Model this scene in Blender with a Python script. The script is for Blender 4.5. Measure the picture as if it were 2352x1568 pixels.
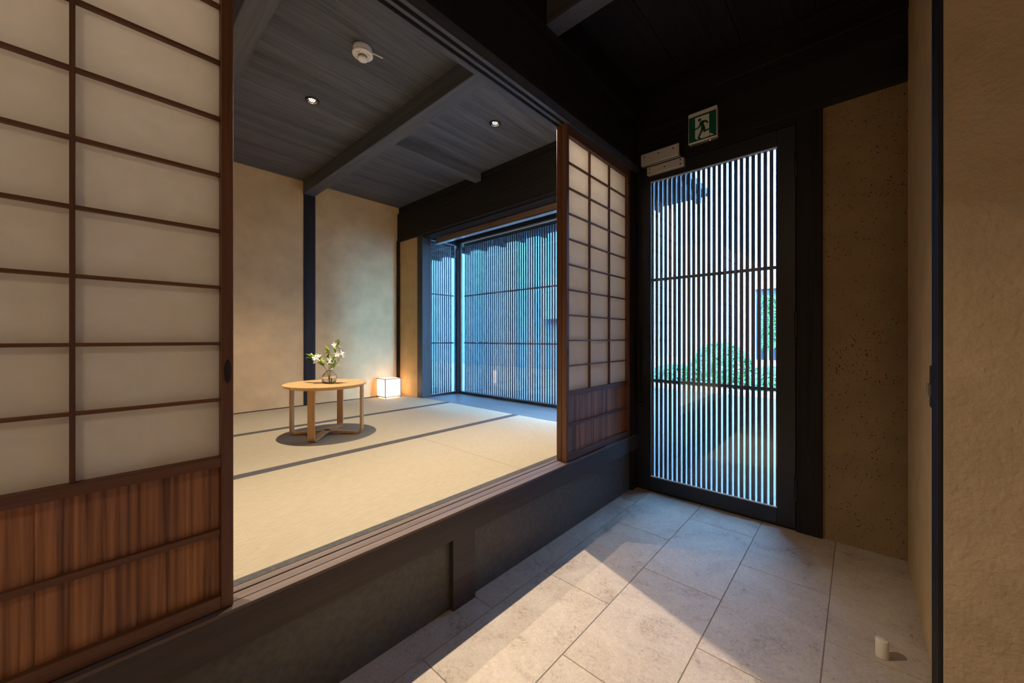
import bpy, bmesh, math, random
from mathutils import Vector, Matrix
random.seed(7)
for o in list(bpy.data.objects):
    bpy.data.objects.remove(o, do_unlink=True)
SC = bpy.context.scene
COL = SC.collection

# ------------------------------------------------------------------ camera
# world: +X along the screen wall towards the entrance door, +Y into the tatami room, camera 1 m above the tiles
YAW = 0.7400
cd = bpy.data.cameras.new('camera'); cam = bpy.data.objects.new('camera', cd); COL.objects.link(cam)
cd.sensor_width = 36.0; cd.lens = 36.0 * 870.0 / 2352.0; cd.shift_y = -8.0 / 2352.0; cd.clip_start = 0.02
cam.location = (0, 0, 1.0); cam.rotation_euler = (math.pi / 2, 0, YAW - math.pi / 2)
SC.camera = cam
SC.view_settings.view_transform = 'Standard'; SC.view_settings.look = 'None'
SC.view_settings.exposure = 0.0; SC.view_settings.gamma = 1.0; SC.view_settings.use_curve_mapping = False
# ------------------------------------------------------------------ sky (even bluish daylight)
W = bpy.data.worlds.new('sky'); SC.world = W; W.use_nodes = True
bg = W.node_tree.nodes['Background']
bg.inputs['Color'].default_value = (0.21, 0.515, 1.0, 1); bg.inputs['Strength'].default_value = 98.0

DOWNLIGHT_W = 128.0
WARM = (1.0, 0.845, 0.66)

# ------------------------------------------------------------------ materials
MATS = {}
def newmat(name):
    m = bpy.data.materials.new(name); m.use_nodes = True
    nt = m.node_tree; b = nt.nodes['Principled BSDF']; MATS[name] = m
    return m, nt, b
def N(nt, t, **kw):
    n = nt.nodes.new(t)
    for k, v in kw.items(): setattr(n, k, v)
    return n
def coords(nt, scale=(1, 1, 1), rand=True):
    tc = N(nt, 'ShaderNodeTexCoord'); mp = N(nt, 'ShaderNodeMapping'); mp.inputs['Scale'].default_value = scale
    if rand:
        oi = N(nt, 'ShaderNodeObjectInfo'); mu = N(nt, 'ShaderNodeVectorMath', operation='SCALE')
        cx = N(nt, 'ShaderNodeCombineXYZ')
        for i in range(3): nt.links.new(oi.outputs['Random'], cx.inputs[i])
        mu.inputs['Scale'].default_value = 37.0; nt.links.new(cx.outputs[0], mu.inputs[0])
        ad = N(nt, 'ShaderNodeVectorMath', operation='ADD')
        nt.links.new(tc.outputs['Object'], ad.inputs[0]); nt.links.new(mu.outputs[0], ad.inputs[1])
        nt.links.new(ad.outputs[0], mp.inputs['Vector'])
    else:
        nt.links.new(tc.outputs['Object'], mp.inputs['Vector'])
    return mp.outputs['Vector']
def noise(nt, vec, scale, detail=4, dist=0.0, rough=0.5):
    n = N(nt, 'ShaderNodeTexNoise'); n.inputs['Scale'].default_value = scale; n.inputs['Detail'].default_value = detail
    n.inputs['Distortion'].default_value = dist; n.inputs['Roughness'].default_value = rough
    nt.links.new(vec, n.inputs['Vector']); return n.outputs['Fac']
def ramp(nt, fac, stops):
    r = N(nt, 'ShaderNodeValToRGB'); e = r.color_ramp.elements
    while len(e) < len(stops): e.new(0.5)
    for i, (p, c) in enumerate(stops):
        e[i].position = p; e[i].color = (c[0], c[1], c[2], 1)
    nt.links.new(fac, r.inputs['Fac']); return r.outputs['Color']
def bump(nt, b, h, strength, dist=0.002):
    bp = N(nt, 'ShaderNodeBump'); bp.inputs['Strength'].default_value = strength; bp.inputs['Distance'].default_value = dist
    nt.links.new(h, bp.inputs['Height']); nt.links.new(bp.outputs['Normal'], b.inputs['Normal'])
def plain(name, c, rough=0.5, metal=0.0, var=0.0):
    m, nt, b = newmat(name)
    b.inputs['Roughness'].default_value = rough; b.inputs['Metallic'].default_value = metal
    v = coords(nt, rand=False)
    f = noise(nt, v, 60, 3)
    k = 1 - var
    nt.links.new(ramp(nt, f, [(0.3, [x * k for x in c]), (0.7, c)]), b.inputs['Base Color'])
    return m
def wood(name, dark, light, axis, rough=0.5, fine=55, stretch=0.03, lo=0.35, hi=0.65, bmp=0.25, spec=0.5, dist=1.2):
    m, nt, b = newmat(name)
    s = [1, 1, 1]; s[axis] = stretch
    v = coords(nt, s)
    f1 = noise(nt, v, fine, 5, dist)
    f2 = noise(nt, v, fine * 0.22, 3, dist * 0.8)
    mx = N(nt, 'ShaderNodeMath', operation='MULTIPLY_ADD'); mx.inputs[1].default_value = 0.55
    m2 = N(nt, 'ShaderNodeMath', operation='MULTIPLY'); m2.inputs[1].default_value = 0.45
    nt.links.new(f2, m2.inputs[0]); nt.links.new(f1, mx.inputs[0]); nt.links.new(m2.outputs[0], mx.inputs[2])
    nt.links.new(ramp(nt, mx.outputs[0], [(lo, dark), (hi, light)]), b.inputs['Base Color'])
    b.inputs['Roughness'].default_value = rough; b.inputs['Specular IOR Level'].default_value = spec
    bump(nt, b, mx.outputs[0], bmp, 0.0012)
    return m

for ax, nm in enumerate('xyz'):
    wood('black_wood_' + nm, (0.011, 0.010, 0.010), (0.027, 0.024, 0.024), ax, 0.6, spec=0.18)
    wood('beam_wood_' + nm, (0.060, 0.063, 0.073), (0.105, 0.111, 0.128), ax, 0.5)
    wood('cedar_' + nm, (0.095, 0.038, 0.016), (0.19, 0.080, 0.034), ax, 0.5, fine=80)
wood('ceiling_wood', (0.035, 0.037, 0.045), (0.130, 0.137, 0.160), 0, 0.55, fine=30, stretch=0.05, lo=0.32, hi=0.68, dist=1.6)
wood('sill_wood', (0.075, 0.050, 0.041), (0.165, 0.118, 0.100), 0, 0.45, fine=70)
wood('fascia_wood_z', (0.022, 0.018, 0.017), (0.045, 0.037, 0.034), 2, 0.5)
wood('fascia_wood', (0.036, 0.026, 0.022), (0.066, 0.050, 0.043), 0, 0.45, fine=40)
wood('cedar_board', (0.065, 0.022, 0.007), (0.50, 0.215, 0.075), 2, 0.42, fine=110, stretch=0.02, lo=0.36, hi=0.60, bmp=0.6, dist=0.5)
wood('oak', (0.56, 0.32, 0.12), (0.74, 0.47, 0.20), 0, 0.4, fine=60, bmp=0.1)
wood('oak_leg', (0.47, 0.25, 0.095), (0.60, 0.35, 0.15), 2, 0.4, fine=70, bmp=0.1)
wood('window_board', (0.090, 0.085, 0.080), (0.150, 0.142, 0.135), 1, 0.4, fine=30)
wood('blind_wood', (0.10, 0.065, 0.045), (0.20, 0.135, 0.095), 1, 0.5)

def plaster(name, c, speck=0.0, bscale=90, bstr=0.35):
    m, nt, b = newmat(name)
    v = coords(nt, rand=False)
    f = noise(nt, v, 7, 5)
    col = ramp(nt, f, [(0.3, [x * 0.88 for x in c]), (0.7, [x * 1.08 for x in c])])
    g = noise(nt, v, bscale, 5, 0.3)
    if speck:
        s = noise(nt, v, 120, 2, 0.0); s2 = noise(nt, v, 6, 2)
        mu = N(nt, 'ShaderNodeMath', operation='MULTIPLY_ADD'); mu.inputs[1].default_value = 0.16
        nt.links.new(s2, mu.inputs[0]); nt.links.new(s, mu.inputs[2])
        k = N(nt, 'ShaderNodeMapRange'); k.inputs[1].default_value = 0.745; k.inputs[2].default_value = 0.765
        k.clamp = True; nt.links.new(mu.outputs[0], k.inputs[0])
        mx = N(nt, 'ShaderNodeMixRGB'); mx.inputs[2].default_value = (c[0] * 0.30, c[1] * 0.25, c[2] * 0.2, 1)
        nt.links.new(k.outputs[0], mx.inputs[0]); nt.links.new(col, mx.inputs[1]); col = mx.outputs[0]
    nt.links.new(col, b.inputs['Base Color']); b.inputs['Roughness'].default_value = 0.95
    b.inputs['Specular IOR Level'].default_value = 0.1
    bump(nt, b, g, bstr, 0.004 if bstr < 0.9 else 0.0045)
    return m
plaster('plaster', (0.61, 0.42, 0.215), 0.0, 70, 0.25)
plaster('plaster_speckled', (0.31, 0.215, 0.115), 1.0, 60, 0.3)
plaster('plaster_rough', (0.50, 0.385, 0.25), 0.0, 62, 0.95)
plaster('plaster_grey', (0.30, 0.27, 0.23), 0.0, 40, 0.2)

m, nt, b = newmat('tile')
v = coords(nt)
f = noise(nt, v, 5, 8, 1.2, 0.65); f2 = noise(nt, v, 45, 5, 2.5)
mm = N(nt, 'ShaderNodeMath', operation='MULTIPLY_ADD'); mm.inputs[1].default_value = 0.45
m3 = N(nt, 'ShaderNodeMath', operation='MULTIPLY'); m3.inputs[1].default_value = 0.55
nt.links.new(f, m3.inputs[0]); nt.links.new(f2, mm.inputs[0]); nt.links.new(m3.outputs[0], mm.inputs[2])
nt.links.new(ramp(nt, mm.outputs[0], [(0.34, (0.29, 0.225, 0.165)), (0.45, (0.46, 0.37, 0.282)), (0.62, (0.57, 0.475, 0.375))]), b.inputs['Base Color'])
b.inputs['Roughness'].default_value = 0.55
bump(nt, b, f2, 0.15, 0.001)
plain('grout', (0.25, 0.215, 0.175), 0.9, 0, 0.2)

m, nt, b = newmat('tatami')
v = coords(nt, rand=False)
w1 = N(nt, 'ShaderNodeTexWave'); w1.bands_direction = 'Y'; w1.inputs['Scale'].default_value = 95; w1.inputs['Distortion'].default_value = 0.6
w2 = N(nt, 'ShaderNodeTexWave'); w2.bands_direction = 'X'; w2.inputs['Scale'].default_value = 30; w2.inputs['Distortion'].default_value = 0.4
nt.links.new(v, w1.inputs['Vector']); nt.links.new(v, w2.inputs['Vector'])
f = noise(nt, coords(nt, (1.5, 10, 1), False), 22, 3)
ad = N(nt, 'ShaderNodeMath', operation='MULTIPLY_ADD'); ad.inputs[1].default_value = 0.25
nt.links.new(w1.outputs['Fac'], ad.inputs[0]); nt.links.new(f, ad.inputs[2])
nt.links.new(ramp(nt, ad.outputs[0], [(0.30, (0.325, 0.268, 0.172)), (0.90, (0.405, 0.342, 0.240))]), b.inputs['Base Color'])
b.inputs['Roughness'].default_value = 0.7; b.inputs['Specular IOR Level'].default_value = 0.25
hh = N(nt, 'ShaderNodeMath', operation='ADD'); nt.links.new(w1.outputs['Fac'], hh.inputs[0]); nt.links.new(w2.outputs['Fac'], hh.inputs[1])
bump(nt, b, hh.outputs[0], 0.35, 0.001)
plain('border_cloth', (0.075, 0.068, 0.064), 0.9, 0, 0.35)

m, nt, b = newmat('paper')           # washi: white, lets light through
nt.nodes.remove(b)
v = coords(nt)
f = noise(nt, v, 14, 6, 1.5)
col = ramp(nt, f, [(0.3, (0.88, 0.855, 0.82)), (0.7, (0.92, 0.90, 0.87))])
di = N(nt, 'ShaderNodeBsdfDiffuse'); tr = N(nt, 'ShaderNodeBsdfTranslucent'); mx = N(nt, 'ShaderNodeMixShader')
nt.links.new(col, di.inputs['Color']); nt.links.new(col, tr.inputs['Color']); mx.inputs[0].default_value = 0.48
nt.links.new(di.outputs[0], mx.inputs[1]); nt.links.new(tr.outputs[0], mx.inputs[2])
nt.links.new(mx.outputs[0], nt.nodes['Material Output'].inputs['Surface'])

def pane(name, glare_veil):               # thin clear pane: Schlick reflection over transparency, plus a translucent veil imitating glare
    m, nt, b = newmat(name)
    nt.nodes.remove(b)
    ge = N(nt, 'ShaderNodeNewGeometry'); dt = N(nt, 'ShaderNodeVectorMath', operation='DOT_PRODUCT')
    nt.links.new(ge.outputs['Normal'], dt.inputs[0]); nt.links.new(ge.outputs['Incoming'], dt.inputs[1])
    ab = N(nt, 'ShaderNodeMath', operation='ABSOLUTE'); nt.links.new(dt.outputs['Value'], ab.inputs[0])
    om = N(nt, 'ShaderNodeMath', operation='SUBTRACT'); om.inputs[0].default_value = 1.0; nt.links.new(ab.outputs[0], om.inputs[1])
    pw = N(nt, 'ShaderNodeMath', operation='POWER'); pw.inputs[1].default_value = 5.0; nt.links.new(om.outputs[0], pw.inputs[0])
    ma = N(nt, 'ShaderNodeMath', operation='MULTIPLY_ADD'); ma.inputs[1].default_value = 0.92; ma.inputs[2].default_value = 0.08
    nt.links.new(pw.outputs[0], ma.inputs[0])
    tp = N(nt, 'ShaderNodeBsdfTransparent'); gl = N(nt, 'ShaderNodeBsdfGlossy'); gl.inputs['Roughness'].default_value = 0.0
    tp.inputs['Color'].default_value = (0.97, 0.985, 0.98, 1)
    mx = N(nt, 'ShaderNodeMixShader'); nt.links.new(ma.outputs[0], mx.inputs[0])
    du = N(nt, 'ShaderNodeBsdfTranslucent'); du.inputs['Color'].default_value = (0.9, 0.92, 0.95, 1)
    m0 = N(nt, 'ShaderNodeMixShader'); m0.inputs[0].default_value = glare_veil
    nt.links.new(tp.outputs[0], m0.inputs[1]); nt.links.new(du.outputs[0], m0.inputs[2])
    nt.links.new(m0.outputs[0], mx.inputs[1]); nt.links.new(gl.outputs[0], mx.inputs[2])
    nt.links.new(mx.outputs[0], nt.nodes['Material Output'].inputs['Surface'])
pane('door_glass', 0.005)
pane('window_glass', 0.003)

m, nt, b = newmat('vase_glass')
b.inputs['Base Color'].default_value = (1, 0.97, 0.93, 1); b.inputs['Roughness'].default_value = 0.0
b.inputs['Transmission Weight'].default_value = 1.0; b.inputs['IOR'].default_value = 1.45
m, nt, b = newmat('water')
b.inputs['Base Color'].default_value = (0.97, 0.98, 0.97, 1); b.inputs['Roughness'].default_value = 0.0
b.inputs['Transmission Weight'].default_value = 1.0; b.inputs['IOR'].default_value = 1.33

def emit(name, c, s):
    m, nt, b = newmat(name)
    b.inputs['Base Color'].default_value = (0.8, 0.8, 0.8, 1); b.inputs['Roughness'].default_value = 0.7
    b.inputs['Emission Color'].default_value = (c[0], c[1], c[2], 1); b.inputs['Emission Strength'].default_value = s
m, nt, b = newmat('lantern_paper')
nt.nodes.remove(b)
di = N(nt, 'ShaderNodeBsdfDiffuse'); tr = N(nt, 'ShaderNodeBsdfTranslucent'); mx = N(nt, 'ShaderNodeMixShader'); mx.inputs[0].default_value = 0.65
f = noise(nt, coords(nt), 30, 4)
col = ramp(nt, f, [(0.3, (0.90, 0.85, 0.82)), (0.7, (0.93, 0.90, 0.87))])
nt.links.new(col, di.inputs['Color']); nt.links.new(col, tr.inputs['Color'])
nt.links.new(di.outputs[0], mx.inputs[1]); nt.links.new(tr.outputs[0], mx.inputs[2])
nt.links.new(mx.outputs[0], nt.nodes['Material Output'].inputs['Surface'])
emit('lamp_glow', (1.0, 0.93, 0.84), 3.0)
emit('fill_glow', (1.0, 0.76, 0.52), 23.0)  # glow of the added hall fill lamp
emit('red_led', (1.0, 0.08, 0.03), 3.0)

plain('pull_wood', (0.022, 0.010, 0.006), 0.45)
plain('lantern_frame', (0.13, 0.045, 0.02), 0.5)
plain('white_plastic', (0.84, 0.83, 0.80), 0.4)
plain('grey_plastic', (0.30, 0.30, 0.29), 0.5)
plain('sign_green', (0.006, 0.12, 0.075), 0.35)
plain('sign_white', (0.82, 0.80, 0.74), 0.35)
plain('steel', (0.55, 0.54, 0.52), 0.38, 1.0)
plain('steel_painted', (0.62, 0.60, 0.57), 0.45)
plain('aluminium', (0.62, 0.62, 0.62), 0.3, 1.0)
plain('chrome', (0.8, 0.8, 0.8), 0.12, 1.0)
plain('dark_metal', (0.03, 0.03, 0.032), 0.35, 0.6)
plain('door_paint', (0.018, 0.020, 0.026), 0.38)
plain('slat_glare_dark', (0.05, 0.06, 0.075), 0.5)  # navy of the daylight glare put into the slat colour
plain('slat_glare_blue', (0.08, 0.10, 0.13), 0.5)  # blue tint imitates glare over the window lattice
plain('riser_panel', (0.105, 0.100, 0.088), 0.42, 0, 0.35)
plain('dark_gap', (0.01, 0.009, 0.008), 0.8)
plain('doorstop', (0.72, 0.66, 0.56), 0.5)
plain('petal', (0.90, 0.90, 0.88), 0.6)
plain('stem', (0.20, 0.22, 0.07), 0.6)
plain('leaf', (0.34, 0.50, 0.065), 0.5, 0, 0.45)
plain('pistil', (0.70, 0.66, 0.20), 0.6)
plain('hedge_leaf', (0.09, 0.26, 0.05), 0.6, 0, 0.6)
plain('asphalt', (0.024, 0.025, 0.027), 0.85, 0, 0.2)
plain('bay_render', (0.075, 0.10, 0.12), 0.9, 0, 0.1)
plain('street', (0.062, 0.058, 0.058), 0.8, 0, 0.2)
plain('white_render', (0.30, 0.262, 0.278), 0.9, 0, 0.05)
plain('teal_render', (0.032, 0.072, 0.088), 0.9, 0, 0.1)
plain('stone_kerb', (0.60, 0.58, 0.55), 0.8, 0, 0.2)
plain('dark_pane', (0.03, 0.035, 0.045), 0.15)
plain('warm_lit_lintel', (0.85, 0.42, 0.14), 0.5)  # warm light on the reflected lintel put into the colour

# ------------------------------------------------------------------ mesh helpers
WL = {}      # world location of parents
CACHE = {}
def link(name, me, mat, parent=None, loc=(0, 0, 0), rot=None):
    o = bpy.data.objects.new(name, me); COL.objects.link(o)
    if me is not None and mat is not None and not me.materials: me.materials.append(MATS[mat])
    loc = Vector(loc)
    if parent is not None:
        o.parent = parent; o.location = loc - WL[parent.name]
    else:
        o.location = loc
    if rot: o.rotation_euler = rot
    WL[o.name] = loc
    return o
def tag(o, label=None, cat=None, group=None, kind=None):
    if label: o['label'] = label
    if cat: o['category'] = cat
    if group: o['group'] = group
    if kind: o['kind'] = kind
    return o
def empty(name, loc):
    return link(name, None, None, None, loc)
def finish(bm, smooth=False):
    me = bpy.data.meshes.new('m'); bm.normal_update(); bm.to_mesh(me); bm.free()
    if smooth:
        for p in me.polygons: p.use_smooth = True
    return me
def box_me(sx, sy, sz, bev, mat):
    key = (round(sx, 5), round(sy, 5), round(sz, 5), bev, mat)
    if key in CACHE: return CACHE[key]
    bm = bmesh.new(); bmesh.ops.create_cube(bm, size=1)
    bmesh.ops.scale(bm, vec=(sx, sy, sz), verts=bm.verts)
    if bev: bmesh.ops.bevel(bm, geom=list(bm.edges), offset=min(bev, sx * .3, sy * .3, sz * .3), segments=1, affect='EDGES')
    me = finish(bm); CACHE[key] = me; return me
def B(name, x0, x1, y0, y1, z0, z1, mat, parent=None, bev=0.001):
    me = box_me(x1 - x0, y1 - y0, z1 - z0, bev, mat)
    return link(name, me, mat, parent, ((x0 + x1) / 2, (y0 + y1) / 2, (z0 + z1) / 2))
def S(name, *a, **k):
    o = B(name, *a, **k); o['kind'] = 'structure'; return o
def lathe(profile, n=32, smooth=True, cap=True):
    bm = bmesh.new(); rings = []
    for r, z in profile:
        rings.append([bm.verts.new((r * math.cos(2 * math.pi * i / n), r * math.sin(2 * math.pi * i / n), z)) for i in range(n)])
    for a, c in zip(rings, rings[1:]):
        for i in range(n): bm.faces.new((a[i], a[(i + 1) % n], c[(i + 1) % n], c[i]))
    if cap:
        bm.faces.new(rings[0][::-1]); bm.faces.new(rings[-1])
    bmesh.ops.recalc_face_normals(bm, faces=bm.faces)
    return finish(bm, smooth)
def prism(pts, depth, axis=0):
    """extrude a 2-D outline; axis 0: pts are (y, z) and depth along -x"""
    bm = bmesh.new()
    f = [bm.verts.new((0, p[0], p[1])) for p in pts]; k = [bm.verts.new((-depth, p[0], p[1])) for p in pts]
    bm.faces.new(f); bm.faces.new(k[::-1]); n = len(pts)
    for i in range(n): bm.faces.new((f[i], k[i], k[(i + 1) % n], f[(i + 1) % n]))
    bmesh.ops.recalc_face_normals(bm, faces=bm.faces)
    return finish(bm)
def tube(path, rad, n=6, taper=1.0):
    bm = bmesh.new(); rings = []
    P = [Vector(p) for p in path]
    for i, p in enumerate(P):
        d = (P[min(i + 1, len(P) - 1)] - P[max(i - 1, 0)]).normalized()
        u = d.orthogonal().normalized(); w = d.cross(u)
        r = rad * (1 + (taper - 1) * i / max(1, len(P) - 1))
        rings.append([bm.verts.new(p + u * r * math.cos(2 * math.pi * j / n) + w * r * math.sin(2 * math.pi * j / n)) for j in range(n)])
    for a, c in zip(rings, rings[1:]):
        for j in range(n): bm.faces.new((a[j], a[(j + 1) % n], c[(j + 1) % n], c[j]))
    bm.faces.new(rings[0][::-1]); bm.faces.new(rings[-1])
    bmesh.ops.recalc_face_normals(bm, faces=bm.faces)
    return finish(bm, True)

# ------------------------------------------------------------------ key dimensions
ZT = 0.362                     # tatami / sill level
ZK = 2.100                     # underside of the upper track
ZC = 2.477                     # tatami-room ceiling
YB = 3.865                     # back wall
YS0, YS1 = 1.086, 1.183        # sill
XD = 2.440                     # inner face of the entrance door

# ================================================================== FLOOR OF THE ENTRANCE
fl = S('floor', -2.3, 2.60, -1.60, 1.30, -0.12, -0.0015, 'grout')
ROWS = [(1.0015, 1.115, 0.987, 'a'), (0.6915, 0.9985, 0.684, 'b'), (0.3865, 0.6885, 0.993, 'a'), (0.0815, 0.3835, 0.695, 'b'),
        (-0.2285, 0.0785, 1.014, 'a'), (-0.5385, -0.2315, 0.70, 'b'), (-0.85, -0.5415, 0.99, 'a'), (-1.16, -0.853, 0.69, 'b'), (-1.47, -1.163, 0.99, 'a')]
for y0, y1, xj, _ in ROWS:
    x = xj - 0.6125 * 5
    while x < 2.5:
        a, c = max(x + 0.0015, -2.2), min(x + 0.6125 - 0.0015, 2.56)
        if c - a > 0.02: B('floor_tile', a, c, y0, y1, -0.02, 0.0, 'tile', fl, 0.0008)
        x += 0.6125

# ================================================================== RAISED FLOOR EDGE
ri = S('wall_riser', -2.2, 2.47, 1.111, 1.20, 0.0, 0.262, 'riser_panel')
for xc in (-1.25, -0.21, 0.93, 1.98)[:3]:
    B('riser_post', xc - 0.054, xc + 0.054, 1.090, 1.12, 0.0, 0.2625, 'fascia_wood', ri)
se = S('trim_1', -2.2, 2.47, YS0 + 0.002, 1.20, 0.262, 0.352, 'fascia_wood')     # sill beam
B('sill_track', -2.2, 2.40, YS0, 1.1165, 0.352, ZT, 'sill_wood', se)
B('sill_track', -2.2, 2.40, 1.1205, 1.1535, 0.352, ZT - 0.001, 'sill_wood', se)
B('sill_track', -2.2, 2.40, 1.1575, YS1, 0.352, ZT, 'sill_wood', se)
S('floor_raised', -1.6, 2.98, 1.20, 4.05, 0.20, 0.300, 'fascia_wood')

# tatami mats: straw surface with a cloth band along each long side
def mat_(x0, x1, y0, y1, label, lo=True, hi=True):
    e = empty('tatami_mat', ((x0 + x1) / 2, (y0 + y1) / 2, 0.30)); w = 0.031
    tag(e, label, 'tatami mat', 'tatami mats in the raised room')
    g = 0.0008
    a, c = y0 + (w if lo else 0), y1 - (w if hi else 0)
    B('straw_surface', x0 + g, x1 - g, y0 + g, y1 - g, 0.302, ZT - 0.0008, 'tatami', e, 0.002)
    if lo: B('cloth_band', x0 + g, x1 - g, y0 + g, a, 0.303, ZT + 0.0004, 'border_cloth', e, 0.001)
    if hi: B('cloth_band', x0 + g, x1 - g, c, y1 - g, 0.303, ZT + 0.0004, 'border_cloth', e, 0.001)
mat_(-0.45, 1.395, YS1, 2.107, 'tatami mat along the wooden sill, nearest to the left paper screen')
mat_(1.395, 2.36, YS1, 2.107, 'short tatami mat beside the sill at the window end')
mat_(0.30, 2.36, 2.107, 3.007, 'middle tatami mat under the round table')
mat_(0.30, 2.36, 3.007, YB - 0.006, 'tatami mat along the back wall carrying the cube lantern', True, False)
S('floor_left', -1.4, 0.299, 2.108, YB - 0.006, 0.302, ZT - 0.001, 'tatami')
S('floor_corner', -1.4, -0.451, YS1, 2.106, 0.302, ZT - 0.001, 'tatami')

# ================================================================== TATAMI ROOM SHELL
wb = S('wall_back', -1.5, 2.46, YB, YB + 0.12, 0.20, 2.60, 'plaster')
B('baseboard', -1.45, 2.33, YB - 0.005, YB, ZT, ZT + 0.006, 'black_wood_x', wb)
B('post', 1.314, 1.416, YB - 0.012, YB + 0.02, ZT, 2.36, 'black_wood_z', wb, 0.002)
B('post', 2.289, 2.330, YB - 0.010, YB + 0.02, ZT, 2.10, 'black_wood_z', wb, 0.002)
ww = S('wall_window', 2.330, 2.43, 3.500, YB, 0.20, 2.12, 'plaster')
S('wall_window_upper', 2.318, 2.44, 1.20, YB, 2.40, 2.60, 'black_wood_y')
S('trim_2', 2.300, 2.42, 1.20, YB + 0.03, 2.090, 2.405, 'black_wood_y', bev=0.003)         # header beam over the window
S('trim_3', 2.330, 2.430, 1.20, 3.42, 2.070, 2.095, 'black_wood_y', bev=0.002)           # window lintel
S('trim_4', 2.328, 2.440, 3.417, 3.512, ZT, 2.095, 'fascia_wood_z', bev=0.003)               # window post
S('wall_left', -1.5, -1.4, 1.15, YB, 0.2, 2.6, 'plaster')
# ceiling of the tatami room: wide stained boards and exposed beams
ce = S('ceiling', -1.5, 2.46, 1.17, YB, ZC + 0.012, ZC + 0.10, 'dark_gap')
y = 1.183; widths = [0.205, 0.19, 0.21, 0.2, 0.195, 0.205, 0.19, 0.21, 0.2, 0.2, 0.19, 0.2, 0.21, 0.2, 0.2]
i = 0
while y < YB - 0.01:
    w = min(widths[i], YB - y)
    for xa, xb in ((-1.45, 0.42), (0.45, 1.36), (1.362, 2.318)):
        B('ceiling_board', xa, xb, y + 0.0006, y + w - 0.0006, ZC, ZC + 0.012, 'ceiling_wood', ce, 0.0015)
    y += w; i += 1
B('beam', 1.310, 1.412, 1.183, YB, 2.357, ZC + 0.01, 'beam_wood_y', ce, 0.003)
B('beam', 0.398, 0.500, 1.183, YB, 2.357, ZC + 0.01, 'beam_wood_y', ce, 0.003)
B('beam', -0.512, -0.410, 1.183, YB, 2.357, ZC + 0.01, 'beam_wood_y', ce, 0.003)
B('beam', 1.412, 2.30, 2.470, 2.548, 2.395, ZC + 0.01, 'beam_wood_x', ce, 0.003)

# ================================================================== UPPER TRACK AND WALL OVER THE SCREENS
ka = S('trim_5', -2.2, 2.44, 1.088, YS1, 2.116, 2.150, 'beam_wood_x')
B('track_ridge', -2.2, 2.44, 1.088, 1.1065, ZK, 2.116, 'beam_wood_x', ka)
B('track_ridge', -2.2, 2.44, 1.1235, 1.1395, ZK, 2.116, 'beam_wood_x', ka)
B('track_ridge', -2.2, 2.44, 1.1565, YS1, ZK, 2.116, 'beam_wood_x', ka)
S('wall_over_screens', -2.2, 2.46, 1.090, 1.17, 2.150, 2.432, 'black_wood_x')
S('trim_6', -2.2, 2.46, 1.062, 1.17, 2.432, 2.76, 'black_wood_x', bev=0.003)              # long beam with a ledge
S('trim_7', 2.362, 2.50, 1.092, 1.20, 0.0, 2.60, 'black_wood_z', bev=0.002)                  # corner post by the door
S('wall_screen_side', -2.2, -0.55, 1.10, 1.175, ZT, ZK, 'plaster')

# ================================================================== ENTRANCE HALL SHELL
S('wall_right', 1.60, 2.62, -0.30, -0.165, 0.0, 2.75, 'plaster')
S('wall_pier', 1.478, 1.60, -1.6, -0.1645, 0.0, 2.75, 'plaster_rough')
po = S('trim_8', 1.488, 1.605, -0.19, -0.1555, 0.0, 2.75, 'black_wood_z', bev=0.001)       # door post on the pier
S('wall_far_right', -2.3, 1.6, -1.7, -1.6, 0.0, 2.75, 'plaster')
S('wall_rear', -2.3, -2.2, -1.7, 4.0, 0.0, 2.75, 'plaster')
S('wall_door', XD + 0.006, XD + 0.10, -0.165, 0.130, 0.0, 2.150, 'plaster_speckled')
S('trim_9', XD - 0.012, XD + 0.10, -0.165, 1.09, 2.148, 2.458, 'black_wood_y', bev=0.002)
S('trim_10', XD - 0.040, XD + 0.10, -0.165, 1.09, 2.458, 2.75, 'black_wood_y', bev=0.002)
c2 = S('ceiling_hall', -2.3, 2.62, -1.7, 1.20, 2.632, 2.75, 'dark_gap')
for ya, yb in ((-1.6, -1.10), (-1.10, -0.78), (-0.78, -0.46), (-0.46, -0.155), (-0.155, 0.155), (0.155, 0.472), (0.472, 0.797), (0.797, 1.062)):
    B('ceiling_board', -2.2, XD, ya + 0.0015, yb - 0.0015, 2.62, 2.632, 'black_wood_x', c2, 0.002)
for xa in (1.397,):
    B('beam', xa, xa + 0.091, -1.6, 1.062, 2.440, 2.62, 'beam_wood_y', c2, 0.003)

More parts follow.
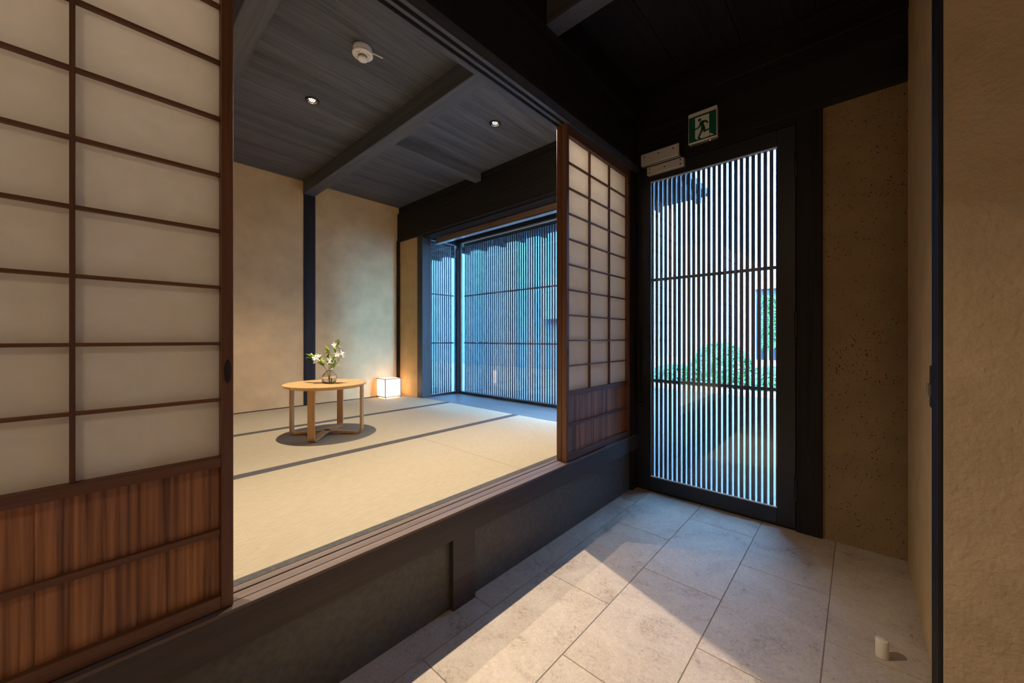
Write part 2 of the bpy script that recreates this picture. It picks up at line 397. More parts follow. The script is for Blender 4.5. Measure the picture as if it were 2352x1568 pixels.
# ================================================================== SHOJI SCREENS
SW, SD = 0.732, 0.030
def screen(x0, yf, label, pull_x=None, side_pull=None):
    z0 = ZT + 0.002
    e = empty('shoji_screen', (x0 + SW / 2, yf + SD / 2, z0))
    tag(e, label, 'shoji screen', 'sliding paper screens')
    st = 0.0235; xa, xb = x0 + st, x0 + SW - st
    H = ZK + 0.008 - z0
    # stiles (the pull is a raised oval, coloured dark in place of a recess)
    stiles = []
    for a in (x0, xb):
        stiles.append(B('stile', a, a + st, yf, yf + SD, z0, z0 + H, 'cedar_z', e, 0.0012))
    if pull_x is not None:
        bm = bmesh.new()
        ring = lathe([(0.0001, 0.0007), (0.0048, 0.0007), (0.0056, 0.0015), (0.0068, 0.0013), (0.0072, 0.0)], 20)
        o = link('finger_pull', ring, 'pull_wood', stiles[pull_x[1]], (pull_x[0], yf - 0.0003, 0.921), (math.pi / 2, 0, 0))
        o.scale = (1, 3.9, 1); o['label'] = 'dark oval finger pull'
    if side_pull is not None:
        ring = lathe([(0.0001, 0.0007), (0.0048, 0.0007), (0.0056, 0.0015), (0.0068, 0.0013), (0.0072, 0.0)], 20)
        o = link('finger_pull', ring, 'pull_wood', stiles[0], (x0 + 0.0115, yf - 0.0003, 0.921), (math.pi / 2, 0, 0))
        o.scale = (1, 3.9, 1); o['label'] = 'dark oval finger pull'
    r = lambda a, c, d0=0.0: B('rail', xa, xb, yf + d0, yf + SD - 0.002, a, c, 'cedar_x', e, 0.001)
    r(z0, 0.396, 0.001); r(0.698, 0.721, 0.001); r(2.050, z0 + H, 0.001)
    B('batten', xa, xb, yf + 0.006, yf + 0.018, 0.537, 0.551, 'cedar_x', e, 0.001)
    n = 5; pw_ = (xb - xa) / n
    for k in range(n):
        B('board', xa + k * pw_, xa + (k + 1) * pw_, yf + 0.018, yf + 0.025, 0.394, 0.700, 'cedar_board', e, 0.0012)
    m_ = 0.0078; cw = (xb - xa) / 3; rows = 10; zb, zt = 0.721, 2.050; ch = (zt - zb) / rows
    for k in (1, 2):
        B('vertical_muntin', xa + k * cw - m_ / 2, xa + k * cw + m_ / 2, yf + 0.0105, yf + 0.0235, zb, zt, 'cedar_z', e, 0.0006)
    for k in range(1, rows):
        B('horizontal_muntin', xa, xb, yf + 0.0110, yf + 0.0235, zb + k * ch - 0.0036, zb + k * ch + 0.0036, 'cedar_x', e, 0.0006)
    for a in range(3):
        for k in range(rows):
            B('paper_pane', xa + a * cw, xa + (a + 1) * cw, yf + 0.0238, yf + 0.0244, zb + k * ch, zb + (k + 1) * ch, 'paper', e, 0)
    return e
screen(0.2195 - SW, 1.101, 'paper screen filling the left edge of the photo, on the outer track', (0.2080, 1))
screen(0.2165 - SW, 1.1335, 'paper screen directly behind the left screen, on the inner track')
screen(1.620, 1.101, 'paper screen beside the entrance door, on the outer track', None, True)
screen(1.620, 1.1335, 'paper screen just behind the one beside the entrance door, only its edge showing')

# ================================================================== ENTRANCE DOOR
ZD = 2.107
d = tag(empty('door_1', (XD + 0.03, 0.66, 0)), None, None, None, 'structure')
X0, X1 = XD, XD + 0.042
B('jamb', XD - 0.010, XD + 0.09, 0.130, 0.235, 0.0, 2.148, 'black_wood_z', d, 0.002)
B('jamb', XD + 0.004, XD + 0.09, 1.0905, 1.10, 0.0, 2.148, 'black_wood_z', d, 0.002)
B('head', XD - 0.006, XD + 0.09, 0.235, 1.0905, ZD + 0.003, 2.148, 'black_wood_y', d, 0.002)
B('rebate', X1 + 0.001, X1 + 0.03, 0.225, 0.262, 0.0, 2.148, 'black_wood_z', d, 0.001)
B('rebate', X1 + 0.001, X1 + 0.03, 1.066, 1.10, 0.0, 2.148, 'black_wood_z', d, 0.001)
B('rebate', X1 + 0.001, X1 + 0.03, 0.262, 1.066, 2.085, 2.148, 'black_wood_y', d, 0.001)
B('threshold', X0 + 0.004, X1 + 0.06, 0.13, 1.10, -0.01, 0.009, 'black_wood_y', d, 0.001)
GY0, GY1, GZ0, GZ1 = 0.318, 1.000, 0.094, 2.020
B('stile', X0, X1, 0.238, GY0, 0.010, ZD, 'door_paint', d, 0.002)
hs = B('stile', X0, X1, GY1, 1.089, 0.010, ZD, 'door_paint', d, 0.002)
B('bottom_rail', X0, X1, GY0, GY1, 0.010, GZ0, 'door_paint', d, 0.002)
B('top_rail', X0, X1, GY0, GY1, GZ1, ZD, 'door_paint', d, 0.002)
for a in ((GY0, GY1, GZ1 - 0.006, GZ1), (GY0, GY1, GZ0, GZ0 + 0.006)):
    B('glazing_bead', X0 + 0.001, X0 + 0.012, a[0], a[1], a[2], a[3], 'steel_painted', d, 0.0005)
B('glass_pane', X0 + 0.013, X0 + 0.018, GY0 - 0.004, GY1 + 0.004, GZ0 - 0.004, GZ1 + 0.004, 'door_glass', d, 0)
NS = 24; pt = (GY1 - GY0) / NS
for k in range(NS + 1):
    yc = GY0 + k * pt
    B('slat', X0 + 0.026, X0 + 0.039, yc - 0.0088, yc + 0.0088, GZ0 - 0.004, GZ1 + 0.004, 'slat_glare_dark', d, 0.001)
for zc in (1.380, 0.722):
    B('lattice_bar', X0 + 0.022, X0 + 0.030, GY0 - 0.004, GY1 + 0.004, zc - 0.009, zc + 0.009, 'slat_glare_dark', d, 0.001)
for zc in (1.07, 0.223, 1.90):
    h = link('hinge', lathe([(0.006, -0.066), (0.007, -0.064), (0.007, 0.064), (0.006, 0.066)], 12), 'dark_metal', d, (XD - 0.006, 0.2365, zc))
B('pull_handle', X0 - 0.034, X0 - 0.026, 1.063, 1.079, 0.610, 1.095, 'dark_metal', d, 0.002)
for zc in (0.64, 1.065):
    B('handle_standoff', X0 - 0.028, X0 + 0.001, 1.067, 1.075, zc - 0.008, zc + 0.008, 'dark_metal', d, 0.001)
k = link('lock_knob', lathe([(0.017, 0), (0.017, 0.006), (0.010, 0.008), (0.009, 0.022), (0.007, 0.024)], 20), 'dark_metal', d, (X0, 1.058, 0.566), (0, -math.pi / 2, 0))

# ================================================================== BAY WINDOW
XW = 2.822
w1 = tag(empty('window_1', (XW, 2.3, ZT)), None, None, None, 'structure')
YW0, YW1 = 1.20, 3.455
B('sill_board', 2.362, XW + 0.02, 1.20, 3.50, 0.300, ZT - 0.001, 'window_board', w1, 0.002)
B('bottom_frame', XW, XW + 0.055, YW0, YW1, ZT - 0.002, 0.386, 'door_paint', w1, 0.002)
B('top_frame', XW, XW + 0.055, YW0, YW1, 2.096, 2.14, 'door_paint', w1, 0.002)
B('head_board', XW - 0.012, XW + 0.09, YW0, 3.50, 2.14, 2.45, 'black_wood_y', w1, 0.002)
B('soffit', 2.428, XW, YW0, 3.50, 2.24, 2.27, 'black_wood_y', w1, 0.002)
B('corner_post', XW - 0.022, XW + 0.055, 3.412, 3.470, ZT - 0.002, 2.24, 'door_paint', w1, 0.003)
B('glass_pane', XW + 0.036, XW + 0.042, YW0, 3.42, 0.384, 2.10, 'window_glass', w1, 0)
B('glazing_bead', XW + 0.022, XW + 0.034, 3.400, 3.412, 0.386, 2.096, 'aluminium', w1, 0.0008)
B('glazing_bead', XW + 0.022, XW + 0.034, YW0, 3.412, 2.088, 2.096, 'steel_painted', w1, 0.0008)
p_ = 0.0300; y = 3.405; XL = 2.915
while y > 1.55:
    B('slat', XL, XL + 0.005, y - 0.0096, y + 0.0096, 0.330, 2.075, 'slat_glare_blue', w1, 0.0008)
    y -= p_
for zc in (1.492, 0.943):
    B('lattice_bar', XL - 0.006, XL, 1.54, 3.42, zc - 0.008, zc + 0.008, 'slat_glare_blue', w1, 0.0008)
B('lattice_frame', XL - 0.004, XL + 0.014, 1.54, 3.46, 2.075, 2.11, 'slat_glare_dark', w1, 0.001)
B('lattice_frame', XL - 0.004, XL + 0.014, 1.54, 3.46, 0.30, 0.345, 'slat_glare_dark', w1, 0.001)
B('outer_wall', XW + 0.0, XW + 0.10, YW0 - 0.02, 1.56, 0.0, 2.45, 'plaster', w1, 0.002)
w2 = tag(empty('window_2', (2.63, 3.46, ZT)), None, None, None, 'structure')
B('bottom_frame', 2.430, XW - 0.02, 3.440, 3.48, ZT - 0.002, 0.380, 'door_paint', w2, 0.002)
B('top_frame', 2.430, XW - 0.02, 3.440, 3.48, 2.075, 2.24, 'door_paint', w2, 0.002)
B('glazing_bead', 2.440, XW - 0.02, 3.436, 3.442, 0.380, 0.387, 'aluminium', w2, 0.0008)
B('glazing_bead', 2.440, XW - 0.02, 3.436, 3.442, 2.068, 2.075, 'aluminium', w2, 0.0008)
B('glass_pane', 2.430, XW - 0.02, 3.452, 3.458, 0.376, 2.08, 'window_glass', w2, 0)
x = 2.452
while x < 2.79:
    B('slat', x - 0.0085, x + 0.0085, 3.505, 3.513, 0.33, 2.06, 'slat_glare_dark', w2, 0.0008); x += 0.030
for zc in (1.492, 0.943):
    B('lattice_bar', 2.44, 2.82, 3.499, 3.505, zc - 0.008, zc + 0.008, 'slat_glare_dark', w2, 0.0008)
# rolled wooden blind under the lintel
bl = empty('roller_blind', (2.47, 2.3, 2.0)); tag(bl, 'rolled-up brown blind with pale metal bottom rail over the bay window', 'blind')
B('blind_roll', 2.448, 2.492, 2.52, 3.345, 2.026, 2.075, 'blind_wood', bl, 0.004)
B('blind_roll', 2.448, 2.492, 1.24, 2.518, 2.026, 2.075, 'blind_wood', bl, 0.004)
B('bottom_rail', 2.446, 2.494, 1.24, 3.350, 2.008, 2.021, 'aluminium', bl, 0.002)
B('cord_toggle', 2.452, 2.458, 2.848, 2.856, 1.992, 2.008, 'steel', bl, 0.001)

# ================================================================== LIGHT FITTINGS
def downlight(x, y, z, label, power, spot=105, aim=(0, 0)):
    e = empty('ceiling_downlight', (x, y, z)); tag(e, label, 'downlight', 'recessed ceiling downlights')
    link('trim_ring', lathe([(0.0305, -0.0005), (0.031, -0.007), (0.036, -0.008), (0.0405, -0.005), (0.041, 0.001)], 36, True, False), 'dark_metal', e, (x, y, z))
    link('reflector', lathe([(0.0308, -0.0065), (0.025, -0.0035), (0.019, -0.0012)], 24, False, False), 'chrome', e, (x, y, z))
    link('lamp_lens', lathe([(0.0195, -0.0012), (0.0195, 0.002)], 24), 'lamp_glow', e, (x, y, z))
    for q in range(4):
        link('louvre_fin', box_me(0.0022, 0.052 - 0.010 * abs(q - 1.5), 0.004, 0, 'dark_metal'), 'dark_metal', e, (x - 0.015 + 0.010 * q, y, z - 0.0042))
    ld = bpy.data.lights.new('downlight_beam', 'SPOT'); ld.energy = power; ld.color = WARM; ld.shadow_soft_size = 0.014
    ld.spot_size = math.radians(spot); ld.spot_blend = 1.0
    lo = bpy.data.objects.new('downlight_beam', ld); COL.objects.link(lo); lo.parent = e; lo.location = (0, 0, -0.012)
    lo.rotation_euler = (aim[0], aim[1], 0)
    return e
downlight(0.901, 2.504, ZC, 'recessed downlight in the ceiling bay above the round table', DOWNLIGHT_W * 1.7, 108)
downlight(1.846, 1.844, ZC, 'recessed downlight near the window end, between the small beam and the screens', DOWNLIGHT_W * 2.05, 112, (-0.58, 0.12))
downlight(-0.12, 1.844, ZC, 'recessed downlight hidden behind the left paper screen', DOWNLIGHT_W * 1.55, 102, (-0.55, 0.0))
hl = empty('hall_fill_lamp', (-1.3, -0.35, 2.62)); tag(hl, 'unseen soft fill lamp added on the hall ceiling behind the viewer', 'lamp')  # unseen lamp, assumed and added as soft fill for the hall
link('lamp_base', lathe([(0.24, 0.0), (0.245, -0.012), (0.235, -0.014)], 40), 'white_plastic', hl, (-1.3, -0.35, 2.62))
link('fill_shade', lathe([(0.225, -0.014), (0.228, -0.035), (0.20, -0.055), (0.10, -0.068), (0.01, -0.070)], 40), 'fill_glow', hl, (-1.3, -0.35, 2.62))

s = empty('smoke_detector', (0.912, 1.863, ZC)); tag(s, 'round white smoke detector with a small pull stick on the dark ceiling', 'smoke detector')
link('base', lathe([(0.044, 0.0), (0.046, -0.004), (0.045, -0.028), (0.043, -0.030)], 36), 'white_plastic', s, (0.912, 1.863, ZC))
link('cover', lathe([(0.043, -0.029), (0.0495, -0.031), (0.050, -0.036), (0.046, -0.040), (0.025, -0.0425)], 36), 'white_plastic', s, (0.912, 1.863, ZC))
link('grille', lathe([(0.022, -0.0424), (0.0215, -0.054)], 30), 'grey_plastic', s, (0.912, 1.863, ZC))
link('sensor_cap', lathe([(0.023, -0.054), (0.0245, -0.056), (0.023, -0.062), (0.016, -0.0645)], 30), 'white_plastic', s, (0.912, 1.863, ZC))
link('pull_stick', tube([(0.02, -0.036, -0.030), (0.052, -0.052, -0.036), (0.078, -0.06, -0.040)], 0.0032, 8), 'white_plastic', s, (0.912, 1.863, ZC))
for q in range(4):
    a = 0.5 + q * math.pi / 2
    link('vent_slot', box_me(0.022, 0.0022, 0.0012, 0, 'grey_plastic'), 'grey_plastic', s, (0.912 + 0.034 * math.cos(a), 1.863 + 0.034 * math.sin(a), ZC - 0.0415), (0, 0, a + math.pi / 2))

# lantern: paper cube with thin dark frame, standing on four short feet
LX0, LX1, LY0, LY1, LZ0, LZ1 = 2.030, 2.216, 3.648, 3.832, ZT + 0.012, 0.570
e = empty('floor_lantern', ((LX0 + LX1) / 2, (LY0 + LY1) / 2, ZT)); tag(e, 'glowing cube paper lantern on the tatami in the back corner', 'lamp')
t = 0.0072
for (xa, ya) in ((LX0, LY0), (LX1 - t, LY0), (LX0, LY1 - t), (LX1 - t, LY1 - t)):
    B('frame_post', xa, xa + t, ya, ya + t, LZ0, LZ1, 'lantern_frame', e, 0.0006)
    B('foot', xa + 0.01, xa + 0.01 + t, ya + 0.01 if ya == LY0 else ya - 0.01, (ya + 0.01 if ya == LY0 else ya - 0.01) + t, ZT - 0.001, LZ0, 'lantern_frame', e, 0)
for zc in (LZ0, LZ1 - t):
    for ya in (LY0, LY1 - t): B('frame_bar', LX0 + t, LX1 - t, ya, ya + t, zc, zc + t, 'lantern_frame', e, 0.0006)
    for xa in (LX0, LX1 - t): B('frame_bar', xa, xa + t, LY0 + t, LY1 - t, zc, zc + t, 'lantern_frame', e, 0.0006)
for ya in (LY0 + 0.0015, LY1 - 0.0025): B('paper_pane', LX0 + t, LX1 - t, ya, ya + 0.001, LZ0 + t, LZ1 - t, 'lantern_paper', e, 0)
for xa in (LX0 + 0.0015, LX1 - 0.0025): B('paper_pane', xa, xa + 0.001, LY0 + t, LY1 - t, LZ0 + t, LZ1 - t, 'lantern_paper', e, 0)
B('paper_pane', LX0 + t, LX1 - t, LY0 + t, LY1 - t, LZ1 - 0.0025, LZ1 - 0.0015, 'lantern_paper', e, 0)
ld = bpy.data.lights.new('lantern_bulb', 'POINT'); ld.energy = 4.2; ld.color = (1.0, 0.74, 0.46); ld.shadow_soft_size = 0.03
lo = bpy.data.objects.new('lantern_bulb', ld); COL.objects.link(lo); lo.parent = e; lo.location = (0, 0, 0.11)

# ================================================================== TABLE, VASE, FLOWERS
TX, TY, TZ = 1.022, 2.600, 0.703
t_ = empty('round_table', (TX, TY, ZT)); tag(t_, 'low round oak table with bent-wood crossed legs on the tatami', 'table')
R_ = 0.252
link('table_top', lathe([(R_ - 0.030, -0.024), (R_ - 0.010, -0.015), (R_ - 0.002, -0.006), (R_, -0.003), (R_ - 0.002, 0.0)], 72, True), 'oak', t_, (TX, TY, TZ))
for p in t_.children[0].data.polygons:
    if abs(p.normal.z) > 0.99: p.use_smooth = False
def bent_leg(ang, zb):
    """U-shaped bent strip: two uprights and a floor bar in one ribbon"""
    half, th, wd, rc = 0.232, 0.014, 0.042, 0.035
    zt_ = TZ - 0.022 - ZT
    path = [(-half, zt_)]
    path.append((-half, zb + rc))
    for q in range(1, 7):
        a = math.pi + q * math.pi / 12
        path.append((-half + rc + rc * math.cos(a), zb + rc + rc * math.sin(a)))
    path.append((-0.06, zb + 0.012)); path.append((0.06, zb + 0.012))
    for q in range(0, 6):
        a = 1.5 * math.pi + q * math.pi / 12
        path.append((half - rc + rc * math.cos(a), zb + rc + rc * math.sin(a)))
    path += [(half, zb + rc), (half, zt_)]
    bm = bmesh.new(); rows = []
    for i, p in enumerate(path):
        a = Vector(path[max(0, i - 1)]); c = Vector(path[min(len(path) - 1, i + 1)])
        dd = (c - a).normalized(); nn = Vector((-dd.y, dd.x)) * th
        q = Vector(p)
        rows.append([bm.verts.new((q.x, -wd / 2, q.y)), bm.verts.new((q.x, wd / 2, q.y)),
                     bm.verts.new((q.x + nn.x, wd / 2, q.y + nn.y)), bm.verts.new((q.x + nn.x, -wd / 2, q.y + nn.y))])
    for a, c in zip(rows, rows[1:]):
        for j in range(4): bm.faces.new((a[j], a[(j + 1) % 4], c[(j + 1) % 4], c[j]))
    bm.faces.new(rows[0][::-1]); bm.faces.new(rows[-1])
    bmesh.ops.recalc_face_normals(bm, faces=bm.faces)
    bmesh.ops.bevel(bm, geom=[e_ for e_ in bm.edges if len(e_.link_faces) == 2 and e_.calc_face_angle(0) > 1.2], offset=0.002, segments=1, affect='EDGES')
    return link('leg_bow', finish(bm), 'oak_leg', t_, (TX + 0.01, TY + 0.01, ZT), (0, 0, ang))
bent_leg(math.radians(46), 0.001)
bent_leg(math.radians(-43), 0.001 + 0.0)
VX, VY = TX + 0.010, TY - 0.025
prof_o = [(0.020, 0.0), (0.030, 0.001), (0.040, 0.008), (0.046, 0.020), (0.0475, 0.034), (0.045, 0.048), (0.038, 0.060), (0.028, 0.070), (0.021, 0.077), (0.0195, 0.082)]
prof_i = [(0.0175, 0.082), (0.019, 0.077), (0.026, 0.069), (0.036, 0.0585), (0.043, 0.047), (0.0455, 0.034), (0.044, 0.021), (0.038, 0.010), (0.028, 0.005), (0.002, 0.004)]
va = link('glass_vase', lathe(prof_o + prof_i, 48), 'vase_glass', None, (VX, VY, TZ))
tag(va, 'small round clear glass vase on the table', 'vase')
wt = link('water', lathe([(0.002, 0.0042), (0.028, 0.0052), (0.038, 0.0102), (0.0439, 0.0212), (0.0453, 0.034), (0.0440, 0.043), (0.002, 0.0431)], 40), 'water', va, (VX, VY, TZ))
def leaf_me(L, w):
    bm = bmesh.new(); n = 5; ra = []
    for i in range(n + 1):
        u = i / n; ww_ = w * math.sin(math.pi * min(1, u * 0.93 + 0.04)) ** 0.8; z = 0.12 * L * math.sin(u * math.pi) - 0.05 * L * u
        ra.append((bm.verts.new((u * L, -ww_, z + ww_ * 0.35)), bm.verts.new((u * L, 0, z)), bm.verts.new((u * L, ww_, z + ww_ * 0.35))))
    for a, c in zip(ra, ra[1:]):
        bm.faces.new((a[0], a[1], c[1], c[0])); bm.faces.new((a[1], a[2], c[2], c[1]))
    return finish(bm, True)
def blossom_me(r):
    bm = bmesh.new()
    for q in range(5):
        a = q * 2 * math.pi / 5 + random.uniform(-.15, .15); ca, sa = math.cos(a), math.sin(a); up = random.uniform(0.15, 0.5)
        prev = None
        for u, w in ((0.06, 0.05), (0.35, 0.20), (0.7, 0.27), (0.92, 0.15), (1.0, 0.02)):
            z = up * r * (u ** 1.5); row = []
            for sgn in (-1, 0, 1):
                x_, y_ = u * r, sgn * w * r
                row.append(bm.verts.new((x_ * ca - y_ * sa, x_ * sa + y_ * ca, z + (0.04 * r if sgn else 0))))
            if prev:
                for j in range(2): bm.faces.new((prev[j], prev[j + 1], row[j + 1], row[j]))
            prev = row
    return finish(bm, True)
LEAF = [leaf_me(0.042, 0.0085), leaf_me(0.034, 0.007), leaf_me(0.05, 0.009)]
BLOS = [blossom_me(0.017), blossom_me(0.020), blossom_me(0.015)]
CR = Vector((math.sin(YAW), -math.cos(YAW), 0)); CF = Vector((math.cos(YAW), math.sin(YAW), 0))   # picture-right and away directions of the room
def orient(dirv, upish=(0, 0, 1)):
    x = Vector(dirv).normalized(); z = (Vector(upish) - x * x.dot(Vector(upish)))
    if z.length < 1e-3: z = x.orthogonal()
    z.normalize(); y = z.cross(x); return Matrix((x, y, z)).transposed().to_euler()
def sprig(label, tip, bend, leaves, blossoms, seed):
    rnd = random.Random(seed)
    base = Vector((VX, VY, TZ + 0.012)); e = empty('flower_sprig', base); tag(e, label, 'flower', 'sprigs in the glass vase')
    neck = Vector((VX, VY, TZ + 0.080)) + CR * bend * 0.1
    T = Vector((VX, VY, TZ)) + CR * tip[0] + Vector((0, 0, tip[1])) + CF * tip[2]
    pts = []
    for i in range(13):
        u = i / 12
        p = base.lerp(neck, u / 0.3) if u < 0.3 else neck.lerp(T, (u - 0.3) / 0.7) + Vector((0, 0, 1)) * 0.02 * math.sin((u - .3) / .7 * math.pi)
        pts.append(p)
    link('stem', tube([p - base for p in pts], 0.0016, 6, 0.6), 'stem', e, base)
    def at(u):
        f_ = u * 12; i_ = min(11, int(f_)); return pts[i_].lerp(pts[i_ + 1], f_ - i_)
    for k in range(leaves):
        u = 0.42 + 0.58 * (k + 0.5) / leaves; p = at(u); ax = (T - neck).normalized()
        dv = ax * 0.5 + CR * rnd.uniform(-1.0, 0.75) + CF * rnd.uniform(-.9, .9) + Vector((0, 0, rnd.uniform(-0.25, 0.8)))
        o = link('leaf', rnd.choice(LEAF), 'leaf', e, p, orient(dv)); o.scale = [rnd.uniform(.85, 1.3)] * 3
    for (a, bz, c, s_) in blossoms:
        p = Vector((VX, VY, TZ)) + CR * a + Vector((0, 0, bz)) + CF * c
        q = min((at(u / 20) for u in range(8, 21)), key=lambda w: (w - p).length)
        if (q - p).length > 0.004:
            link('twig', tube([q - base, p - base], 0.0009, 5), 'stem', e, base)
        n_ = Vector((0, 0, rnd.uniform(.1, .9))) - CF * rnd.uniform(.3, 1.0) + CR * rnd.uniform(-.6, .6)
        o = link('blossom', rnd.choice(BLOS), 'petal', e, p, Vector((0, 0, 1)).rotation_difference(n_.normalized()).to_euler()); o.scale = [s_] * 3
        link('pistil', CACHE.setdefault('pis', lathe([(0.0018, 0.0), (0.0026, 0.003), (0.0012, 0.005)], 8)), 'pistil', o, p).rotation_euler = (0, 0, 0)
        o.children[0].location = (0, 0, 0)
sprig('leafy sprig leaning left with a white blossom cluster', (-0.130, 0.160, 0.01), -0.12, 26,
      [(-0.072, 0.165, -0.03, 1.25), (-0.055, 0.150, -0.03, 1.2), (-0.080, 0.148, -0.02, 1.1), (-0.058, 0.178, -0.02, 1.0), (-0.066, 0.140, -0.03, 1.0)], 3)
sprig('tall sprig leaning right with many white blossoms at its tip', (0.060, 0.250, 0.0), 0.1, 13,
      [(0.036, 0.252, 0, 1.0), (0.066, 0.212, 0, 1.1), (0.082, 0.198, -0.01, 1.25), (0.060, 0.188, -0.02, 1.2), (0.085, 0.172, 0, 1.2), (0.058, 0.232, 0, 1.0), (0.072, 0.160, -0.01, 1.1), (0.048, 0.206, 0.01, 1.0)], 5)
sprig('upright sprig with a single large white blossom in the middle', (-0.008, 0.200, 0.0), 0.0, 15,
      [(-0.004, 0.198, -0.01, 1.5), (0.012, 0.155, -0.02, 1.1), (0.022, 0.142, -0.03, 1.15), (-0.002, 0.160, 0, 0.9)], 8)
sprig('short sprig with white blossoms drooping over the vase rim', (0.045, 0.108, -0.035), 0.1, 13,
      [(0.046, 0.105, -0.04, 1.4), (0.028, 0.095, -0.04, 1.0), (0.036, 0.128, -0.03, 1.15), (0.016, 0.134, -0.03, 1.0)], 11)

# ================================================================== THINGS BY THE DOOR
# emergency exit sign
e = empty('exit_sign', (XD - 0.012, 0.675, 2.158)); tag(e, 'green and white running-man emergency exit sign above the door', 'exit sign')
SX = XD - 0.012
B('case', SX - 0.030, SX, 0.597, 0.754, 2.160, 2.340, 'white_plastic', e, 0.003)
B('bottom_strip', SX - 0.024, SX - 0.003, 0.602, 0.749, 2.1555, 2.160, 'grey_plastic', e, 0.001)
B('speaker_slot', SX - 0.022, SX - 0.012, 0.690, 0.744, 2.1545, 2.156, 'dark_metal', e, 0)
B('test_button', SX - 0.018, SX - 0.012, 0.660, 0.676, 2.1545, 2.156, 'dark_metal', e, 0)
link('red_indicator', lathe([(0.0026, 0), (0.002, -0.002)], 10), 'red_led', e, (SX - 0.018, 0.636, 2.1556))
PY, PZ, PS = 0.750, 2.166, 0.1495      # picture panel: left edge (seen from the hall), bottom, size
B('green_panel', SX - 0.0312, SX - 0.030, PY - PS, PY, PZ, PZ + PS, 'sign_green', e, 0)
def pic(name, pts, mat, dep):
    link(name, prism([(PY - p[0] * PS, PZ + p[1] * PS) for p in pts], dep), mat, e, (SX - 0.0310, 0, 0)).location = Vector((SX - 0.0310, 0, 0)) - WL[e.name]
pic('white_doorway', [(0.24, 0.12), (0.33, 0.05), (0.75, 0.05), (0.75, 0.93), (0.24, 0.93)], 'sign_white', 0.0006)
pic('white_ground_mark', [(0.78, 0.16), (0.93, 0.05), (0.80, 0.05), (0.75, 0.10)], 'sign_white', 0.0006)
hd = [(0.405 + 0.062 * math.cos(a * math.pi / 8), 0.80 + 0.062 * math.sin(a * math.pi / 8)) for a in range(16)]
pic('figure_head', hd, 'sign_green', 0.0010)
pic('figure_torso', [(0.40, 0.70), (0.50, 0.745), (0.60, 0.70), (0.56, 0.60), (0.60, 0.46), (0.55, 0.38), (0.46, 0.42), (0.45, 0.55)], 'sign_green', 0.0010)
pic('figure_front_arm', [(0.43, 0.71), (0.36, 0.54), (0.22, 0.51), (0.23, 0.45), (0.40, 0.485), (0.49, 0.66)], 'sign_green', 0.0010)
pic('figure_rear_arm', [(0.52, 0.74), (0.64, 0.72), (0.74, 0.60), (0.69, 0.56), (0.61, 0.65), (0.54, 0.66)], 'sign_green', 0.0010)
pic('figure_front_leg', [(0.46, 0.45), (0.43, 0.33), (0.32, 0.10), (0.40, 0.03), (0.46, 0.06), (0.41, 0.12), (0.52, 0.34), (0.55, 0.42)], 'sign_green', 0.0010)
pic('figure_rear_leg', [(0.55, 0.48), (0.53, 0.30), (0.56, 0.255), (0.84, 0.32), (0.83, 0.38), (0.62, 0.335), (0.61, 0.46)], 'sign_green', 0.0010)

# magnetic door lock
e = empty('magnetic_lock', (XD, 0.92, 2.06)); tag(e, 'grey metal magnetic lock in two plates at the top of the door', 'door lock')
B('magnet_body', XD - 0.050, XD - 0.006, 0.806, 1.046, 2.118, 2.192, 'steel_painted', e, 0.004)
B('bracket_lip', XD - 0.040, XD - 0.004, 0.800, 1.040, 2.110, 2.118, 'aluminium', e, 0.002)
B('end_cap', XD - 0.046, XD - 0.008, 0.795, 0.806, 2.122, 2.188, 'dark_metal', e, 0.003)
B('armature_plate', XD - 0.030, XD, 0.784, 1.014, 2.054, 2.106, 'steel_painted', e, 0.004)
scr = lathe([(0.0042, 0), (0.0042, 0.0012), (0.002, 0.0016)], 12)
for (yy, zz, xx) in ((1.02, 2.168, -0.050), (0.93, 2.168, -0.050), (0.84, 2.168, -0.050), (0.995, 2.066, -0.030), (0.90, 2.080, -0.030), (0.803, 2.066, -0.030), (0.995, 2.092, -0.030), (0.803, 2.092, -0.030)):
    link('screw', scr, 'dark_metal', e, (XD + xx, yy, zz), (0, -math.pi / 2, 0))
# latch on the pier post
e = empty('latch_plate', (1.625, -0.157, 0.80)); tag(e, 'small dark metal latch on the post of the right wall', 'latch')
B('plate', 1.606, 1.640, -0.166, -0.1545, 0.800, 0.920, 'dark_metal', e, 0.001)
B('bolt', 1.612, 1.634, -0.158, -0.1475, 0.835, 0.868, 'steel', e, 0.001)
# door stop
ds = link('door_stop', lathe([(0.0158, 0.0), (0.016, 0.002), (0.016, 0.053), (0.0145, 0.055), (0.001, 0.0552)], 32), 'doorstop', None, (1.662, -0.056, 0.0))
tag(ds, 'small cream cylinder door stop standing on the tiles', 'door stop')

# ================================================================== STREET
ev = S('trim_12', 2.90, 4.25, 1.13, 6.0, 2.46, 2.52, 'black_wood_y')           # eave added over the bay window to hold back its skylight
for k in range(12):
    B('rafter', 2.92, 4.24, 1.2 + 0.4 * k, 1.25 + 0.4 * k, 2.40, 2.46, 'black_wood_x', ev)
S('ground', 2.60, 24, -20, 2.9, -0.25, -0.03, 'street')
S('ground_asphalt', 2.60, 24, 2.9, 34, -0.25, -0.03, 'asphalt')
S('ground_threshold', 2.50, 2.62, -1.0, 4.2, -0.12, -0.006, 'grout')
S('wall_upper_storey', 2.45, 2.60, -12.0, 22.0, 2.76, 6.0, 'plaster_grey')
S('wall_neighbour', 2.45, 2.60, 4.05, 22.0, -0.1, 2.76, 'plaster_grey')
S('wall_neighbour_right', 2.63, 2.70, -12.0, -0.30, -0.1, 2.76, 'plaster_grey')
bw = empty('opposite_house', (10.5, 0, 0)); tag(bw, 'white house wall across the street seen through the door lattice', 'building')
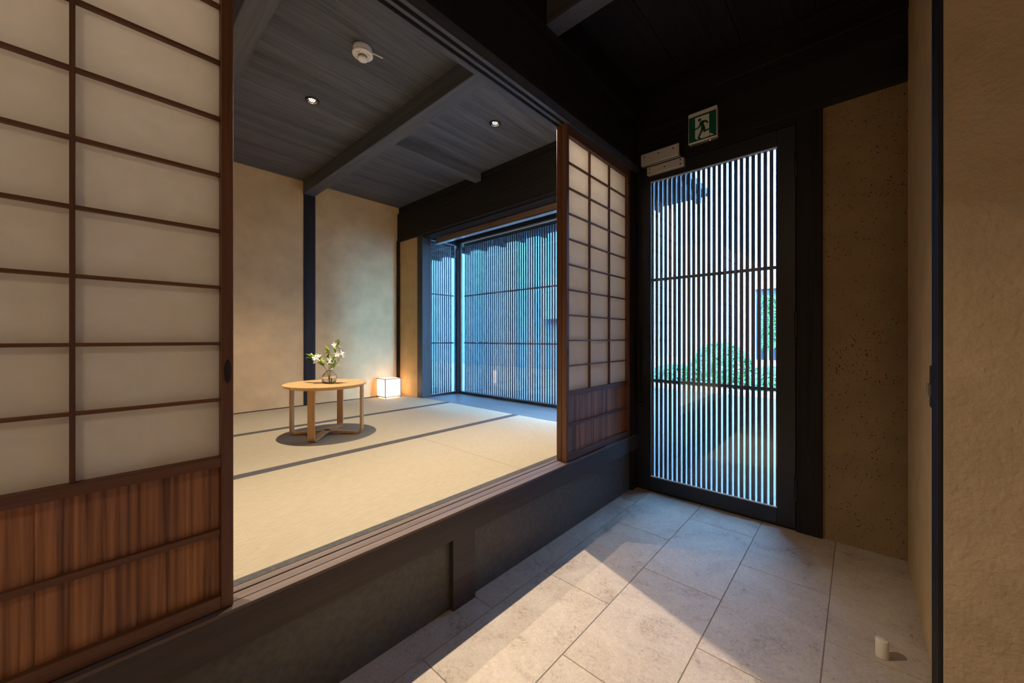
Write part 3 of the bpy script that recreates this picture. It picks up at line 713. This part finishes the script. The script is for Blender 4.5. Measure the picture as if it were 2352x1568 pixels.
B('wall', 10.2, 12.0, -20.0, 4.6, -0.05, 20.0, 'white_render', bw, 0.01)  # height exaggerated to cut low sky and keep daylight near the door
B('plinth', 10.15, 10.22, -8.0, 4.6, -0.05, 0.5, 'stone_kerb', bw, 0.01)
B('reflection_pane', 10.17, 10.21, 1.0, 1.72, 0.5, 2.1, 'dark_pane', bw, 0.01)  # pane and lintel added as stand-in for a reflection in the door glass
B('reflection_lintel', 10.10, 10.22, 0.95, 1.76, 2.1, 2.26, 'warm_lit_lintel', bw, 0.01)
bt = empty('grey_house', (10.5, 12, 0)); tag(bt, 'grey house across the street seen through the bay window lattice', 'building')
B('wall', 10.0, 12.0, 4.62, 34.0, -0.05, 19.0, 'teal_render', bt, 0.01)  # likewise built extra tall to narrow the skylight
B('white_bay', 9.8, 10.02, 6.2, 7.6, 1.6, 2.9, 'bay_render', bt, 0.01)
k_ = S('trim_11', 7.75, 7.95, -8, 4.5, -0.05, 0.05, 'stone_kerb')
sh = empty('round_hedge', (8.4, 2.0, 0)); tag(sh, 'rounded green hedge across the street, low in the door glass', 'hedge')
rnd = random.Random(2); vs, fs = [], []
def mound(yc, w, h):
    for _ in range(2600):
        a = rnd.uniform(0, 2 * math.pi); zz = rnd.random(); rr = math.sqrt(max(0, 1 - zz ** 2.4)) * rnd.uniform(0.9, 1.05)
        c = Vector((8.4 + 0.42 * rr * math.cos(a), yc + w * rr * math.sin(a), h * zz))
        u = Vector((rnd.uniform(-1, 1), rnd.uniform(-1, 1), rnd.uniform(-1, 1))).normalized(); vv = u.orthogonal().normalized()
        s_ = rnd.uniform(0.03, 0.06); i0 = len(vs)
        vs.extend([c - u * s_, c + vv * s_ * .5, c + u * s_, c - vv * s_ * .5]); fs.append((i0, i0 + 1, i0 + 2, i0 + 3))
mound(2.03, 0.62, 0.90); mound(2.9, 0.55, 0.42); mound(1.15, 0.6, 0.45); mound(0.35, 0.6, 0.4); mound(3.7, 0.6, 0.36)
me = bpy.data.meshes.new('foliage'); me.from_pydata([v_ - Vector((8.4, 2.0, 0)) for v_ in vs], [], fs)
link('foliage', me, 'hedge_leaf', sh, (8.4, 2.0, 0))
link('core', lathe([(0.30, -0.03), (0.34, 0.2), (0.25, 0.5), (0.05, 0.7)], 16), 'hedge_leaf', sh, (8.4, 2.03, 0))

# added shrub by that pane, for greenery reflected in the door glass
cl = empty('reflection_shrub', (9.95, 1.45, 0)); tag(cl, 'green shrub added across the street, standing in for a reflection in the door glass', 'shrub')
vs, fs = [], []
for _ in range(1500):
    zz = rnd.uniform(0.75, 1.95); rr = 0.20 * math.sqrt(rnd.random()) * (1.15 - 0.25 * zz); a = rnd.uniform(0, 2 * math.pi)
    c = Vector((rr * math.cos(a) * .6, rr * math.sin(a), zz)); u = Vector((rnd.uniform(-1, 1), rnd.uniform(-1, 1), rnd.uniform(-1, 1))).normalized(); vv = u.orthogonal().normalized()
    s_ = rnd.uniform(0.02, 0.045); i0 = len(vs)
    vs.extend([c - u * s_, c + vv * s_ * .5, c + u * s_, c - vv * s_ * .5]); fs.append((i0, i0 + 1, i0 + 2, i0 + 3))
me = bpy.data.meshes.new('foliage'); me.from_pydata(vs, [], fs)
link('foliage', me, 'hedge_leaf', cl, (9.95, 1.45, 0))
link('trunk', tube([(0, 0, -0.03), (0.01, 0.01, 0.5), (0, 0, 1.0), (0.01, -0.01, 1.5)], 0.018, 8, 0.6), 'stem', cl, (9.95, 1.45, 0))
